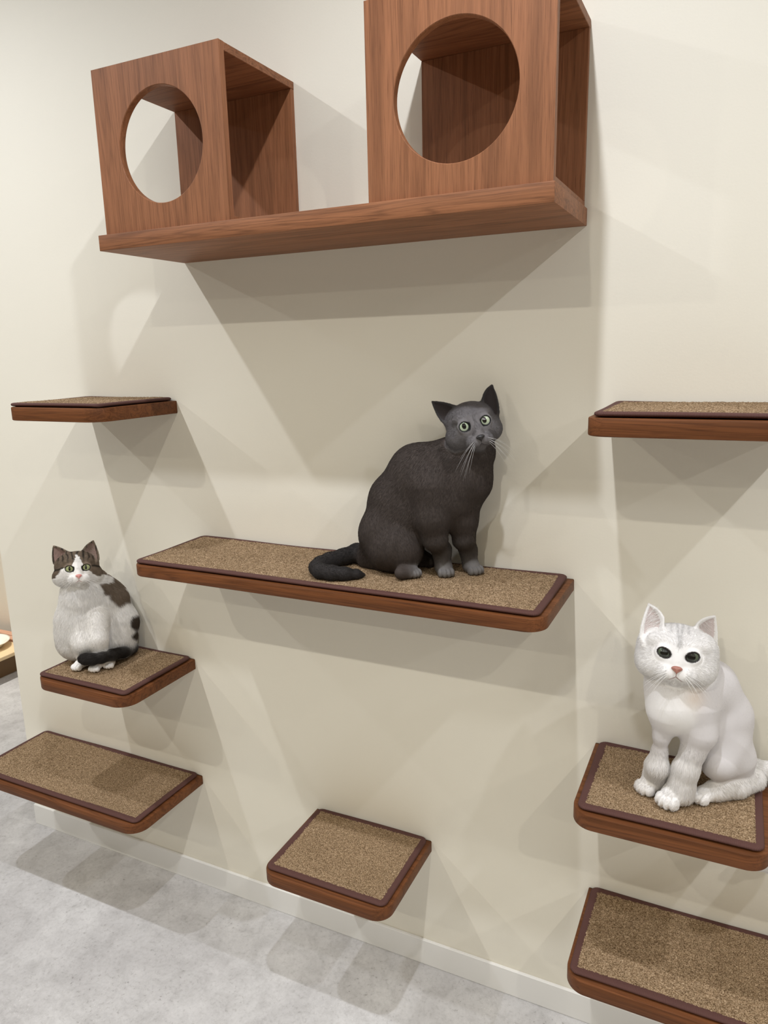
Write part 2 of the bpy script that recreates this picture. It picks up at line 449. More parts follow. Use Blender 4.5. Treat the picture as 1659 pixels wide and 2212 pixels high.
def surface_nets(D, org, h):
    """smooth quad surface of D = 0"""
    nx, ny, nz = D.shape
    S = D < 0
    c = S[:-1, :-1, :-1].astype(np.int8)
    for dx, dy, dz in [(1,0,0),(0,1,0),(0,0,1),(1,1,0),(1,0,1),(0,1,1),(1,1,1)]:
        c = c + S[dx:nx-1+dx, dy:ny-1+dy, dz:nz-1+dz]
    cells = np.argwhere((c > 0) & (c < 8))
    idx = np.full(c.shape, -1, np.int32); idx[tuple(cells.T)] = np.arange(len(cells))
    acc = np.zeros((len(cells), 3)); cnt = np.zeros(len(cells))
    corners = [(0,0,0),(1,0,0),(0,1,0),(0,0,1),(1,1,0),(1,0,1),(0,1,1),(1,1,1)]
    for a in range(8):
        for b in range(a+1, 8):
            ca, cb = np.array(corners[a]), np.array(corners[b])
            if abs(ca-cb).sum() != 1: continue
            da = D[tuple((cells+ca).T)]; db = D[tuple((cells+cb).T)]
            m = (da < 0) != (db < 0)
            t = np.where(m, da/np.where(m, da-db, 1), 0)
            acc += np.where(m[:, None], ca+t[:, None]*(cb-ca), 0); cnt += m
    V = (cells+acc/cnt[:, None])*h+org
    faces = []
    for ax in range(3):
        o = [0, 1, 2]; u, w = [(1, 2), (2, 0), (0, 1)][ax]
        sl0 = [slice(None)]*3; sl1 = [slice(None)]*3
        sl0[ax] = slice(0, D.shape[ax]-1); sl1[ax] = slice(1, None)
        e = S[tuple(sl0)] != S[tuple(sl1)]
        E = np.argwhere(e); E = E[(E[:, u] > 0) & (E[:, w] > 0) & (E[:, u] < D.shape[u]-1) & (E[:, w] < D.shape[w]-1)]
        ins = S[tuple(sl0)][tuple(E.T)]
        q = []
        for du, dw in ((-1,-1),(0,-1),(0,0),(-1,0)):
            k = E.copy(); k[:, u] += du; k[:, w] += dw; q.append(idx[tuple(k.T)])
        q = np.stack(q, 1); q[~ins] = q[~ins][:, ::-1]
        faces.append(q)
    return V, np.concatenate(faces)

class Cat:
    def __init__(s, mat_z):
        s.P = []; s.mz = mat_z+.0026; s.ears = []; s.eyes = []; s.edge = 9.0; s.rim_w = .90; s.brow = 0; s.lid_r = .0010; s.var = .18; s.ear_hair = None; s.ear_rim = .84
        s.body_col = (.5, .5, .5); s.body_len = .008
    # px helpers
    def w(s, p):                     # (u, v, depth) photo position, or a world triple already
        return at(*p) if len(p) == 3 and p[0] > 20 else np.asarray(p, float)
    def cone(s, a, ra, b, rb, col=None, ln=None, flow=None, k=.02):
        a, b = s.w(a), s.w(b)
        s.P.append(Prim('cone', col or s.body_col, ln or s.body_len, nrm(b-a) if flow is None else nrm(flow), k, a=a, b=b, ra=ra, rb=rb))
    def chain(s, pts, col=None, ln=None, k=.015, flow=None):
        for (a, ra), (b, rb) in zip(pts, pts[1:]): s.cone(a, ra, b, rb, col, ln, flow, k)
    def ell(s, c, r, ax=None, col=None, ln=None, flow=(0, 0, -1), k=.02):
        R = np.eye(3) if ax is None else np.array(ax)
        s.P.append(Prim('ell', col or s.body_col, ln or s.body_len, flow, k, c=s.w(c), r=np.array(r, float), R=R))
    def paw(s, pos, d, size, col, ln, toes=4):
        """pos: point on the mat under the middle of the paw; d: horizontal pointing direction"""
        d = np.array([d[0], d[1], 0.]); d = nrm(d); lft = np.array([-d[1], d[0], 0]); up = np.array([0, 0, 1.])
        c = np.asarray(pos)+up*size*.40; ax = (d, lft, up)
        s.ell(c-d*size*.1, (size*.62, size*.50, size*.42), ax, col, ln, d, .006)
        for i in range(toes):
            o = (i-(toes-1)/2)/((toes-1)/2)
            q = np.asarray(pos)+d*size*(.50-.14*o*o)+lft*o*size*.36+up*size*.27
            s.ell(q, (size*.33, size*.165, size*.29), ax, col, ln, d, .0010)
    def head(s, c, yaw, pitch, roll, k=1.0, cheek=1.0, muz=1.0, snub=0.0, col=None, ln=.006, narrow=1.0, md=0.0, crown=0.0):
        c = s.w(c)
        fz = nrm(CAM-c); ux = nrm(np.cross(np.array([0, 0, 1.]), fz)); uy = np.cross(fz, ux)
        # photo upright rather than world upright
        ux = nrm(R_-fz*(R_@fz)); uy = np.cross(fz, ux)
        B = np.array([ux, uy, fz])
        ry, rp, rr = map(math.radians, (yaw, pitch, roll))
        Ry = np.array([[math.cos(ry), 0, math.sin(ry)], [0, 1, 0], [-math.sin(ry), 0, math.cos(ry)]])
        Rx = np.array([[1, 0, 0], [0, math.cos(rp), math.sin(rp)], [0, -math.sin(rp), math.cos(rp)]])
        Rz = np.array([[math.cos(rr), -math.sin(rr), 0], [math.sin(rr), math.cos(rr), 0], [0, 0, 1]])
        Rm = Rz@Ry@Rx                                    # local -> camera-facing frame
        s.hc, s.hR, s.hk = c, (Rm.T@B), k                # rows: local axes in world
        s.hp = dict(muz=muz, snub=snub, cheek=cheek)
        hp = s.hp_
        ax = s.hR
        col = col or s.body_col
        F = lambda x, y, z: hp(x, y, z)
        E = lambda c_, r_, kk=.012, cl=None: s.ell(F(*c_), tuple(np.array(r_)*k), ax, cl or col, ln, s.hR[2]*-1, kk)
        E((0, .010+crown, -.012), (.045*narrow, .038, .046))
        E((0, -.008+md*.5, .014), (.040*narrow, .034, .032))
        for sx in (-1, 1):
            E((sx*.030*narrow, -.018, .002), (.025*cheek, .025*cheek, .028), .008)
            E((sx*.0215, .017, .024), (.017, .010, .014), .008)
            E((sx*.0112, -.0285+md, .0425*muz-snub), (.0150, .0122, .0142), .005)
        s.cone(F(0, .012, .034-snub*.6), .014*k, F(0, -.0185+md, .0505*muz-snub), .0088*k, col, ln, s.hR[1], .009)
        E((0, -.0405+md, .0310*muz-snub*.6), (.0115, .0080, .0105), .005)
    def hp_(s, x, y, z): return s.hc + s.hk*(x*s.hR[0]+y*s.hR[1]+z*s.hR[2])
    def local(s, P): return ((P-s.hc)@s.hR.T)/s.hk
    def ear(s, bo, bi, tip, cup=.012, t=.0022, nz=None, col=None, ln=.004, bulge=1.5):
        bo, bi, tip = s.w(bo), s.w(bi), s.w(tip)
        mid = (bo+bi)/2; ax = tip-mid; wv = (bi-bo)/2
        n = np.cross(wv, ax); n = nrm(n)
        if n@(CAM-mid) < 0: n = -n
        if nz is not None: n = nrm(n*.5+nrm(nz))
        a, b = np.meshgrid(np.linspace(-.15, 1, 34), np.linspace(-1, 1, 25), indexing='ij')
        aa = np.clip(a, 0, 1)
        wd = (1-aa**bulge)*np.where(a < .22, .80+.20*np.clip((a+.12)/.34, 0, 1), 1.0)
        back = cup*(1-b*b)*(1-aa*.75)
        P = mid + a[..., None]*ax + (b*wd)[..., None]*wv - back[..., None]*n
        s.P.append(Prim('cloud', col or s.body_col, ln, nrm(ax), .009, p=P.reshape(-1, 3), t=t))
        s.ears.append((P.reshape(-1, 3), a.ravel(), b.ravel(), n, mid, nrm(ax), np.linalg.norm(ax), nrm(wv)))
    def sdf(s, P):
        D = np.full(P.shape[:-1], .05)
        for p in s.P:
            if p.sub: continue
            d = p.dist(P); hh = np.maximum(p.k-np.abs(D-d), 0)/p.k
            D = np.minimum(D, d)-hh*hh*p.k*.25
        return D
    def march(s, x, y):
        o = s.hp_(x, y, .12); d = -s.hR[2]
        for i in range(60):
            q = s.sdf(o[None])[0]
            if q < 2e-4: break
            o = o+d*q*.9
        return o
    def lids(s, ex=.0235, ey=.001, R=.0128, rx=.80, ry=.78, tilt=8, sink=.0075, out=8, col=None, brow=0.0):
        """eyeballs set into the face behind a ring of lid skin"""
        s.eyes = []
        R *= s.hk
        for sx in (-1, 1):
            sp = s.march(sx*ex, ey)
            c = sp-s.hR[2]*sink*s.hk
            a = math.radians(out)*sx
            ez = nrm(s.hR[2]*math.cos(a)+s.hR[0]*math.sin(a)); ey_ = nrm(s.hR[1]-ez*(s.hR[1]@ez)); ex_ = np.cross(ey_, ez)
            tt = math.radians(tilt)*sx
            e1, e2 = ex_*math.cos(tt)+ey_*math.sin(tt), -ex_*math.sin(tt)+ey_*math.cos(tt)
            pts = []
            for m in (1.0, 1.12, 1.26, 1.42):
                for ph in np.linspace(0, 2*math.pi, 64, endpoint=False):
                    cx, cy = math.cos(ph), math.sin(ph)
                    yy = ry*cy*(1-brow*(.5-.5*sx*cx) if cy > 0 else 1.0)
                    d = nrm(ez+m*(rx*cx*e1+yy*e2))
                    pts.append(c+d*(R+.0014*s.hk))
            s.eyes.append((c, R, ez, e1, e2, rx, ry)); s.brow = brow
            s.P.append(Prim('ell', (0, 0, 0), .001, ez, .004, c=c+ez*R*.95, r=np.array((R*rx*.95, R*ry*.95, R*.95)), R=np.array((e1, e2, ez)), sub=True))
            s.P.append(Prim('cloud', col or s.body_col, .002, nrm(s.hR[0]*sx), .0045, p=np.array(pts), t=.0016*s.hk))
    def build(s, h=.0016):
        lo = np.min([p.bounds(0)[0] for p in s.P], 0)-.012; hi = np.max([p.bounds(0)[1] for p in s.P], 0)+.012
        n = np.ceil((hi-lo)/h).astype(int)+1
        D = np.full(n, .02, np.float32)
        axs = [lo[i]+h*np.arange(n[i]) for i in range(3)]
        for p in s.P:
            a, b = p.bounds(p.k+.004)
            i0 = np.maximum(((a-lo)/h).astype(int), 0); i1 = np.minimum(((b-lo)/h).astype(int)+2, n)
            G = np.stack(np.meshgrid(*[axs[i][i0[i]:i1[i]] for i in range(3)], indexing='ij'), -1).astype(np.float32)
            d = p.dist(G).astype(np.float32)
            sl = tuple(slice(i0[i], i1[i]) for i in range(3))
            o = D[sl]; k = p.k
            if p.sub:
                hh = np.maximum(k-np.abs(o+d), 0)/k
                D[sl] = np.maximum(o, -d)+hh*hh*k*.25
                continue
            hh = np.maximum(k-np.abs(o-d), 0)/k
            D[sl] = np.minimum(o, d)-hh*hh*k*.25
        V, Fa = surface_nets(D, lo, h)
        # relax the voxel stepping a little
        e = np.concatenate([Fa[:, [0, 1]], Fa[:, [1, 2]], Fa[:, [2, 3]], Fa[:, [3, 0]]])
        for lam in (.5, -.3, .5, -.3, .4):
            acc = np.zeros_like(V); cnt = np.zeros(len(V))
            for a, b in ((0, 1), (1, 0)):
                for i in range(3): acc[:, i] += np.bincount(e[:, a], V[e[:, b], i], len(V))
                cnt += np.bincount(e[:, a], minlength=len(V))
            V = V + lam*(acc/cnt[:, None]-V)
        V[:, 2] = np.where((V[:, 0] < s.edge) & (V[:, 2] > s.mz-.05), np.maximum(V[:, 2], s.mz), V[:, 2])
        N = np.zeros_like(V)
        fn = np.cross(V[Fa[:, 2]]-V[Fa[:, 0]], V[Fa[:, 3]]-V[Fa[:, 1]])
        for j in range(4):
            for i in range(3): N[:, i] += np.bincount(Fa[:, j], fn[:, i], len(V))
        N /= np.linalg.norm(N, axis=1)[:, None]+1e-15
        # blended attributes
        Wt = np.zeros(len(V)); C = np.zeros((len(V), 3)); L = np.zeros(len(V)); Fl = np.zeros((len(V), 3))
        for p in s.P:
            if p.sub: continue
            a, b = p.bounds(.02)
            m = np.where(np.all((V > a) & (V < b), axis=1))[0]
            if len(m) == 0: continue
            d = p.dist(V[m]); wgt = np.exp(-np.clip(d+.002, -.002, 1)/.0035)+1e-9
            Wt[m] += wgt; C[m] += wgt[:, None]*p.col; L[m] += wgt*p.ln; Fl[m] += wgt[:, None]*p.flow
        s.V, s.N, s.F = V, N, Fa
        s.C, s.L, s.Fl = C/Wt[:, None], L/Wt, Fl/Wt[:, None]
        s.inner = np.zeros(len(V))
        for P, ea, eb, n_, mid, ax, L_, wv in s.ears:
            m = np.where(np.linalg.norm(V-(mid+ax*L_*.45), axis=1) < L_*1.1)[0]
            dm = Prim('cloud', (0, 0, 0), 0, (0, 0, 1), .01, p=P, t=0).dist(V[m])
            al = (V[m]-mid)@ax/L_
            near = np.array([((P-v)**2).sum(1).argmin() for v in V[m]])
            q = (dm < .0045) & (N[m]@n_ > .10) & (al > -.02) & (np.abs(eb[near]) < s.ear_rim) & (ea[near] < .94)
            s.inner[m[q]] = 1
        s.bvh = BVHTree.FromPolygons([Vector(v) for v in V], [tuple(map(int, f)) for f in Fa])
    def surf(s, x, y, lift=0.0):
        """point on the face surface at local (x, y), seen from the front"""
        o = Vector(s.hp_(x, y, .16)); d = Vector(-s.hR[2])
        hit = s.bvh.ray_cast(o, d)[0]
        hit = np.array(hit) if hit is not None else s.hp_(x, y, .04)
        return hit + s.hR[2]*lift

def M_fur_mat(name, rough=.75):
    t = NT(name); a = t.n('ShaderNodeAttribute', attribute_name='fur_col')
    t.set(Base_Color=a.outputs['Color'], Roughness=rough)
    t.b.inputs['Specular IOR Level'].default_value = .22
    return t.m

def finish_cat(cat, name, label, eye_mat, nose_col, mouth_col, whisk_mat, n_hair, hair_r, lift=.35, eye_pos=(.0245, .001),
               eye_open=.5, whisk_len=.055, nose_w=.0062, nose_y=-.021, seed=1):
    r = np.random.default_rng(seed)
    V, Fa = cat.V, cat.F
    base = np.array([V[:, 0].mean(), V[:, 1].mean(), cat.mz])
    t = thing(name, label, 'cat', tuple(base))
    # eyes
    eyes = []
    for c, R, *_ in cat.eyes:
        eyes.append((c, R))
        bm = bmesh.new(); bmesh.ops.create_uvsphere(bm, u_segments=40, v_segments=28, radius=R)
        e = link_mesh('eye', bm, eye_mat, None, True)
        gaze = nrm(nrm(CAM-c)+cat.gaze[0]*cat.hR[0]+cat.gaze[1]*cat.hR[1])
        z = gaze; y = nrm(cat.hR[1]-z*(cat.hR[1]@z)); x = np.cross(y, z)
        mw = Matrix.Identity(4)
        for i in range(3): mw[i][0], mw[i][1], mw[i][2], mw[i][3] = x[i], y[i], z[i], c[i]
        e.parent = t; e.matrix_parent_inverse = Matrix.Translation(-Vector(t.location)); e.matrix_basis = mw
    # fur colour round the eyes, lids darker
    C, L = cat.C.copy(), cat.L.copy()
    for c, R, ez, e1, e2, rx, ry in cat.eyes:
        d = np.linalg.norm(V-c, axis=1)
        q = V-c; zz = np.maximum(q@ez, 1e-5); mm = np.hypot((q@e1)/zz/rx, (q@e2)/zz/ry)
        k = (np.clip(1-(mm-cat.rim_w)/.06, 0, 1)*(d < R*1.5)*(q@ez > 0))[:, None]
        C = C*(1-k)+np.array(cat.rim)*k
        L = np.where((mm < 2.6) & (q@ez > 0) & (d < R*2), np.minimum(L, .0008+np.clip(mm-1.10, 0, 2)*.0062), L)
        wv = np.clip((2.3-mm)/1.1, 0, 1)*(q@ez > 0)*(d < R*2)
        rad = q-np.outer(q@ez, ez); rad /= np.linalg.norm(rad, axis=1)[:, None]+1e-9
        cat.Fl = cat.Fl*(1-wv[:, None])+rad*wv[:, None]
        pts = []
        for ph in np.linspace(0, 2*math.pi, 49):
            yy = ry*math.sin(ph)*(1-cat.brow*(.5-.5*math.copysign(1, (c-cat.hc)@cat.hR[0])*math.cos(ph)) if math.sin(ph) > 0 else 1.0)
            pts.append(c+nrm(ez+.93*(rx*math.cos(ph)*e1+yy*e2))*(R+.0004*cat.hk))
        link_mesh('eyelid', tube(pts, [cat.lid_r*cat.hk]*49, 7), mat_plain(name+'_lid', tuple(cat.rim)+(1,), .5), t, True)
    # nose and mouth
    nw = nose_w
    npos = cat.surf(0, nose_y)
    lp = cat.local(V)
    d = np.linalg.norm(V-npos, axis=1)
    L = np.where((d < .022*cat.hk) & (lp[:, 2] > 0), np.minimum(L, .0008+np.clip(d-.0055*cat.hk, 0, 1)*.42), L)
    C = np.maximum(C, 0)
    bm = bmesh.new(); bmesh.ops.create_uvsphere(bm, u_segments=28, v_segments=18, radius=1.0)
    for v in bm.verts:
        x, y, z = v.co
        wy = .52+.48*math.tanh(2.2*(y+.35))          # narrow towards the lip
        if y > 0: y *= .72
        n1 = math.exp(-(((abs(x)-.52)/.2)**2+((y+.12)/.22)**2))
        v.co = Vector((x*wy*nw*1.12, y*nw*.92, z*nw*.60-n1*nw*.22))
    mw = Matrix.Identity(4); nn = npos - cat.hR[2]*.0008*cat.hk
    for i in range(3): mw[i][0], mw[i][1], mw[i][2], mw[i][3] = *(cat.hR[:, i]*cat.hk), nn[i]
    bm.transform(mw)
    link_mesh('nose', bm, mat_plain(name+'_nose_leather', nose_col, .45), t, True)
    mpts = []
    my = nose_y-.0065*(nw/.0062)
    left = [(-.0125, my-.0085), (-.0085, my-.0078), (-.004, my-.0055), (0, my-.0028)]
    right = [(-x, y) for x, y in reversed(left[:-1])]
    pts = [cat.surf(x, y, .0002) for x, y in left+right]
    mme = tube(pts, [.0002*cat.hk]+[.00055*cat.hk]*5+[.0002*cat.hk], 6)
    link_mesh('mouth', mme, mat_plain(name+'_lip', mouth_col, .6), t, True)
    bm = tube([cat.surf(0, nose_y-.004, .0002), cat.surf(0, my-.0028, .0002)], [.0004*cat.hk, .0004*cat.hk], 6)
    link_mesh('philtrum', bm, mat_plain(name+'_philtrum', mouth_col, .6), t, True)
    # whiskers
    for sx in (-1, 1):
        for i in range(7):
            a = (i-3)/3
            st = cat.surf(sx*(.0135+.0022*(i % 2)), nose_y-.0085+.0045*a)
            ln = whisk_len*(1-.25*abs(a))*r.uniform(.85, 1.1)*cat.hk
            d0 = nrm(cat.hR[0]*sx*1.0+cat.hR[1]*(.10+.55*a+cat.wdroop)+cat.hR[2]*.45)
            drop = np.array([0, 0, -1.])*ln*.38+cat.hR[2]*-.1*ln
            pts = [st-d0*.002+d0*ln*q+drop*q*q for q in np.linspace(0, 1, 9)]
            link_mesh('whisker', tube(pts, np.linspace(.00032, .00006, 9), 5), whisk_mat, t, True)
    # body mesh
    me = bpy.data.meshes.new('body')
    me.vertices.add(len(V)); me.vertices.foreach_set('co', V.ravel().astype(np.float32))
    me.loops.add(Fa.size); me.loops.foreach_set('vertex_index', Fa.ravel().astype(np.int32))
    me.polygons.add(len(Fa)); me.polygons.foreach_set('loop_start', np.arange(0, Fa.size, 4, dtype=np.int32))
    me.update(calc_edges=True)
    at_ = me.attributes.new('fur_col', 'FLOAT_COLOR', 'POINT')
    at_.data.foreach_set('color', np.concatenate([C, np.ones((len(C), 1))], 1).ravel().astype(np.float32))
    fm = M_fur_mat(name+'_fur')
    link_mesh('body', me, fm, t, True)
    # fur strands
    A = np.linalg.norm(np.cross(V[Fa[:, 2]]-V[Fa[:, 0]], V[Fa[:, 3]]-V[Fa[:, 1]]), axis=1)/2
    cen = V[Fa].mean(1); lc = cat.local(cen)
    fw = A*(1+1.6*((np.abs(lc) < .075).all(1) & (lc[:, 2] > -.01)))
    fi = r.choice(len(Fa), n_hair, p=fw/fw.sum())
    uu, vv = r.random(n_hair), r.random(n_hair)
    w4 = np.stack([(1-uu)*(1-vv), uu*(1-vv), uu*vv, (1-uu)*vv], 1)[..., None]
    g = lambda X: (X[Fa[fi]]*(w4 if X.ndim == 2 else w4[..., 0])).sum(1)
    p, n, c, ln, fl, inn = g(V), g(cat.N), g(C), g(L), g(cat.Fl), g(cat.inner)
    n /= np.linalg.norm(n, axis=1)[:, None]+1e-9
    fl = fl + np.array([0, 0, -.25])
    fl = fl-n*(fl*n).sum(1)[:, None]; fl /= np.linalg.norm(fl, axis=1)[:, None]+1e-6
    # locks: neighbouring hairs lean together
    def vnoise(q, f, sd):
        a = np.random.default_rng(sd).uniform(-1, 1, (6, 3)); ph = np.random.default_rng(sd+1).uniform(0, 6.28, (6, 3))
        return np.stack([sum(np.sin(f*(q@a[k])*(1+.35*k)+ph[k, j]) for k in range(6))/2.5 for j in range(3)], -1)
    jit = vnoise(p, 330, seed+5)*.13+vnoise(p, 900, seed+9)*.16+r.normal(0, .13, (n_hair, 3))
    jit -= n*(jit*n).sum(1)[:, None]
    fl = fl+jit; fl /= np.linalg.norm(fl, axis=1)[:, None]+1e-6
    ln = ln*r.uniform(.65, 1.15, n_hair)
    if cat.ear_hair is not None:
        ih = inn > .5
        ln = np.where(ih, cat.ear_hair[0]*r.uniform(.6, 1.2, n_hair), ln)
        ef = cat.hR[1]*.55+cat.hR[2]*.2
        ef = ef[None]-np.sign((p-cat.hc)@cat.hR[0])[:, None]*cat.hR[0][None]*.8+r.normal(0, .12, (n_hair, 3))
        ef -= n*(ef*n).sum(1)[:, None]
        fl = np.where(ih[:, None], ef/(np.linalg.norm(ef, axis=1)[:, None]+1e-6), fl)
        c = np.where(ih[:, None], np.array(cat.ear_hair[1])[None], c)
        inn = np.where(ih & (r.random(n_hair) < cat.ear_hair[2]), 0, inn)
    keep = (ln > .0009) & (inn < .5)
    p, n, c, ln, fl = p[keep], n[keep], c[keep], ln[keep], fl[keep]
    m = len(p)
    q = np.array([0, .33, .67, 1.0])
    lf = lift*np.ones(m)
    pos = np.empty((m, 4, 3))
    for j, a in enumerate(q):
        pos[:, j] = p-n*.0006+ (n*(lf*(a-.55*a*a))[:, None] + fl*((1-lf*.5)*(a*.55+.45*a*a))[:, None])*ln[:, None]
    pos[:, :, 2] = np.where((pos[:, :, 0] < cat.edge) & (pos[:, :, 2] > cat.mz-.05), np.maximum(pos[:, :, 2], cat.mz+.0004), pos[:, :, 2])
    cv = bpy.data.hair_curves.new('fur')
    cv.add_curves([4]*m)
    cv.attributes['position'].data.foreach_set('vector', pos.ravel().astype(np.float32))
    ra = cv.attributes.get('radius') or cv.attributes.new('radius', 'FLOAT', 'POINT')
    rad = (np.array([1, .85, .6, .12])[None]*hair_r*r.uniform(.8, 1.2, (m, 1))).ravel().astype(np.float32)
    ra.data.foreach_set('value', rad)
    ca = cv.attributes.new('fur_col', 'FLOAT_COLOR', 'CURVE')
    c = c*r.uniform(1-cat.var, 1+cat.var, (m, 1)); c = np.clip(c, 0, .95)
    ca.data.foreach_set('color', np.concatenate([c, np.ones((m, 1))], 1).ravel().astype(np.float32))
    cv.materials.append(fm)
    fo = bpy.data.objects.new('fur', cv); COL.objects.link(fo)
    fo.parent = t; fo.matrix_parent_inverse = Matrix.Translation(-Vector(t.location))
    return t

def mat_eye(name, inner, outer, slit=(.30, .42), dark=(.01, .01, .01, 1)):
    """glossy eyeball looking along local +Z: pupil, iris, dark rim"""
    t = NT(name); v = t.obj()
    nv = t.n('ShaderNodeVectorMath', {0: v}, operation='NORMALIZE').outputs[0]
    sp = t.n('ShaderNodeSeparateXYZ', {0: nv})
    x, y, z = sp.outputs
    mth = lambda op, a, b=None: t.n('ShaderNodeMath', {0: a, **({1: b} if b is not None else {})}, operation=op).outputs[0]
    ex, ey = mth('DIVIDE', x, slit[0]), mth('DIVIDE', y, slit[1])
    pr = mth('SQRT', mth('ADD', mth('MULTIPLY', ex, ex), mth('MULTIPLY', ey, ey)))
    rr = mth('SQRT', mth('ADD', mth('MULTIPLY', x, x), mth('MULTIPLY', y, y)))
    fib = t.noise(t.scale(nv, (1, 1, 1)), 16, 3)
    iris = t.ramp(rr, [(.25, inner), (.62, outer), (.84, tuple(k*.55 for k in outer[:3])+(1,)), (.93, dark)])
    iris = t.mix(.25, iris, t.ramp(fib, [(.35, (.6, .6, .6, 1)), (.65, (1.2, 1.2, 1.2, 1))]), 'MULTIPLY')
    pup = t.ramp(pr, [(.92, (0, 0, 0, 1)), (1.0, (1, 1, 1, 1))])
    c = t.mix(1.0, iris, pup, 'MULTIPLY')
    c = t.mix(mth('LESS_THAN', z, 0.0), c, dark)
    t.set(Base_Color=c, Roughness=.06)
    t.b.inputs['Coat Weight'].default_value = 1.0
    t.b.inputs['Coat Roughness'].default_value = .02
    return t.m

M_WH_DARK = mat_plain('whisker_grey', (.50, .49, .48, 1), .4)
M_WH_WHITE = mat_plain('whisker_white', (.85, .84, .82, 1), .4)

# ---- dark grey cat on the long shelf
g = Cat(Z_E)
GD = (.054, .0425, .0365); GH = (.122, .115, .117); GP = (.150, .142, .138); GT = (.026, .023, .022)
g.body_col, g.body_len = GD, .0080
g.rim = (.008, .008, .008); g.gaze = (.09, .07); g.wdroop = -.95
back = lambda *a: nrm(np.array(a))
fb = -R_*.75-U_*.65                       # coat runs back and down, towards the tail
g.cone((838, 1165, 1.685), .060, (866, 1085, 1.665), .066, flow=fb, k=.03)
g.cone((866, 1085, 1.665), .066, (905, 1030, 1.635), .060, flow=fb, k=.03)
g.cone((905, 1030, 1.635), .060, (972, 1038, 1.600), .054, flow=fb, k=.03)
g.cone((900, 1012, 1.64), .046, (965, 1000, 1.60), .046, flow=fb, k=.03)
g.cone((965, 1006, 1.60), .044, (1026, 952, 1.575), .034, flow=fb-.3*U_, k=.03)
g.cone((1008, 1035, 1.585), .046, (1026, 985, 1.568), .039, flow=-U_, k=.03)
g.cone((985, 1075, 1.60), .044, (1012, 1040, 1.59), .044, flow=-U_, k=.03)
g.cone((870, 1130, 1.66), .058, (965, 1085, 1.605), .050, flow=fb, k=.03)     # ribs and belly
g.cone((800, 1205, 1.705), .030, (845, 1215, 1.68), .030, flow=-U_, k=.03)      # rump
# haunch and hind foot, near side
g.cone((828, 1150, 1.655), .054, (862, 1182, 1.630), .047, flow=-U_*.9+R_*.3, k=.02)
g.cone((862, 1182, 1.628), .046, (876, 1188, 1.622), .036, flow=-U_*.9+R_*.3, k=.02)
hp = at_z(889, 1244, g.mz)
g.cone((842, 1190, 1.640), .046, (868, 1206, 1.628), .031, flow=-U_*.9+R_*.3, k=.02)
g.cone(at_z(866, 1238, g.mz+.014), .014, at_z(882, 1236, g.mz+.013), .0135, GD, .004, k=.010)
g.paw(hp, (.80, -.6), .033, GP, .0016)
g.cone(at_z(905, 1205, Z_E+.02), .022, at_z(925, 1212, Z_E+.015), .016, GD, k=.02)     # far hind foot, in shade
# forelegs
pn = at_z(961, 1243, Z_E); pf = at_z(1021, 1238, Z_E)
g.chain([((930, 1055, 1.580), .045), ((934, 1120, 1.580), .031), ((941, 1165, 1.590), .0235)], flow=-U_*.9-R_*.2, k=.02)
g.chain([((941, 1165, 1.590), .0235), (pn+np.array([-.012, .012, .052]), .0195), (pn+np.array([-.006, .006, .018]), .019)], col=(.055, .047, .042), ln=.005, k=.012)
g.paw(pn, (.55, -.85), .036, GP, .0016)
g.chain([((1000, 1065, 1.600), .038), ((1000, 1125, 1.605), .028), ((1003, 1165, 1.612), .0215)], flow=-U_, k=.02)
g.chain([((1003, 1165, 1.612), .0215), (pf+np.array([-.014, .010, .05]), .0180), (pf+np.array([-.008, .006, .018]), .018)], col=(.062, .055, .051), ln=.005, k=.012)
g.paw(pf, (.75, -.65), .036, GP, .0016)
# tail lying on the mat, curled back to the front
tz = lambda u, v, r: at_z(u, v, Z_E+r)
g.chain([((800, 1200, 1.71), .028), (tz(772, 1194, .024), .021), (tz(742, 1203, .019), .0185), (tz(712, 1211, .018), .018), (tz(693, 1219, .0175), .0175), (tz(685, 1226, .017), .017),
         (tz(692, 1234, .0165), .0165), (tz(716, 1238, .016), .016), (tz(745, 1240, .014), .014), (tz(770, 1241, .010), .010), (tz(784, 1242, .006), .005)], col=GT, ln=.007, k=.008)
# head
g.body_col = GH
g.head((1018, 917, 1.546), 10, -2, 17, k=1.08, cheek=1.0, col=GH, ln=.0055, muz=1.0, narrow=1.07, md=-.004, crown=-.003)
dk = (.035, .032, .032)
g.ear((962, 918, 1.555), (990, 882, 1.540), (934, 868, 1.566), cup=.010, col=dk, t=.0021, bulge=1.7)
g.ear((1077, 905, 1.545), (1040, 878, 1.540), (1063, 832, 1.556), cup=.012, col=dk, t=.0021, bulge=2.4)
g.lids(ex=.0205, ey=.001, R=.0145, rx=.84, ry=.80, tilt=6, sink=.0125, out=4, col=GH)
g.build()
g.C = np.where(g.inner[:, None] > .5, np.array([.028, .022, .021]), g.C)
lp = g.local(g.V)
onh = (np.abs(lp) < .075).all(1) & (lp[:, 2] > -.02)
g.Fl = np.where(onh[:, None], (g.V-g.hp_(0, -.015, .055)), g.Fl); g.Fl /= np.linalg.norm(g.Fl, axis=1)[:, None]+1e-9
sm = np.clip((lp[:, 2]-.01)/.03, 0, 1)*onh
hd = np.min([p.dist(g.V) for p in g.P if not p.sub and np.allclose(p.col, GH)], axis=0)
near_head = np.linalg.norm(g.V-g.hc, axis=1) < .115
nk = (np.clip((hd-.0035)/.004, 0, 1)*near_head*(g.inner < .5)*(lp[:, 1] < .02))[:, None]
g.C = g.C*(1-nk)+np.minimum(g.C, np.array(GD)*1.15)*nk
g.C = g.C*(1+.25*sm[:, None])
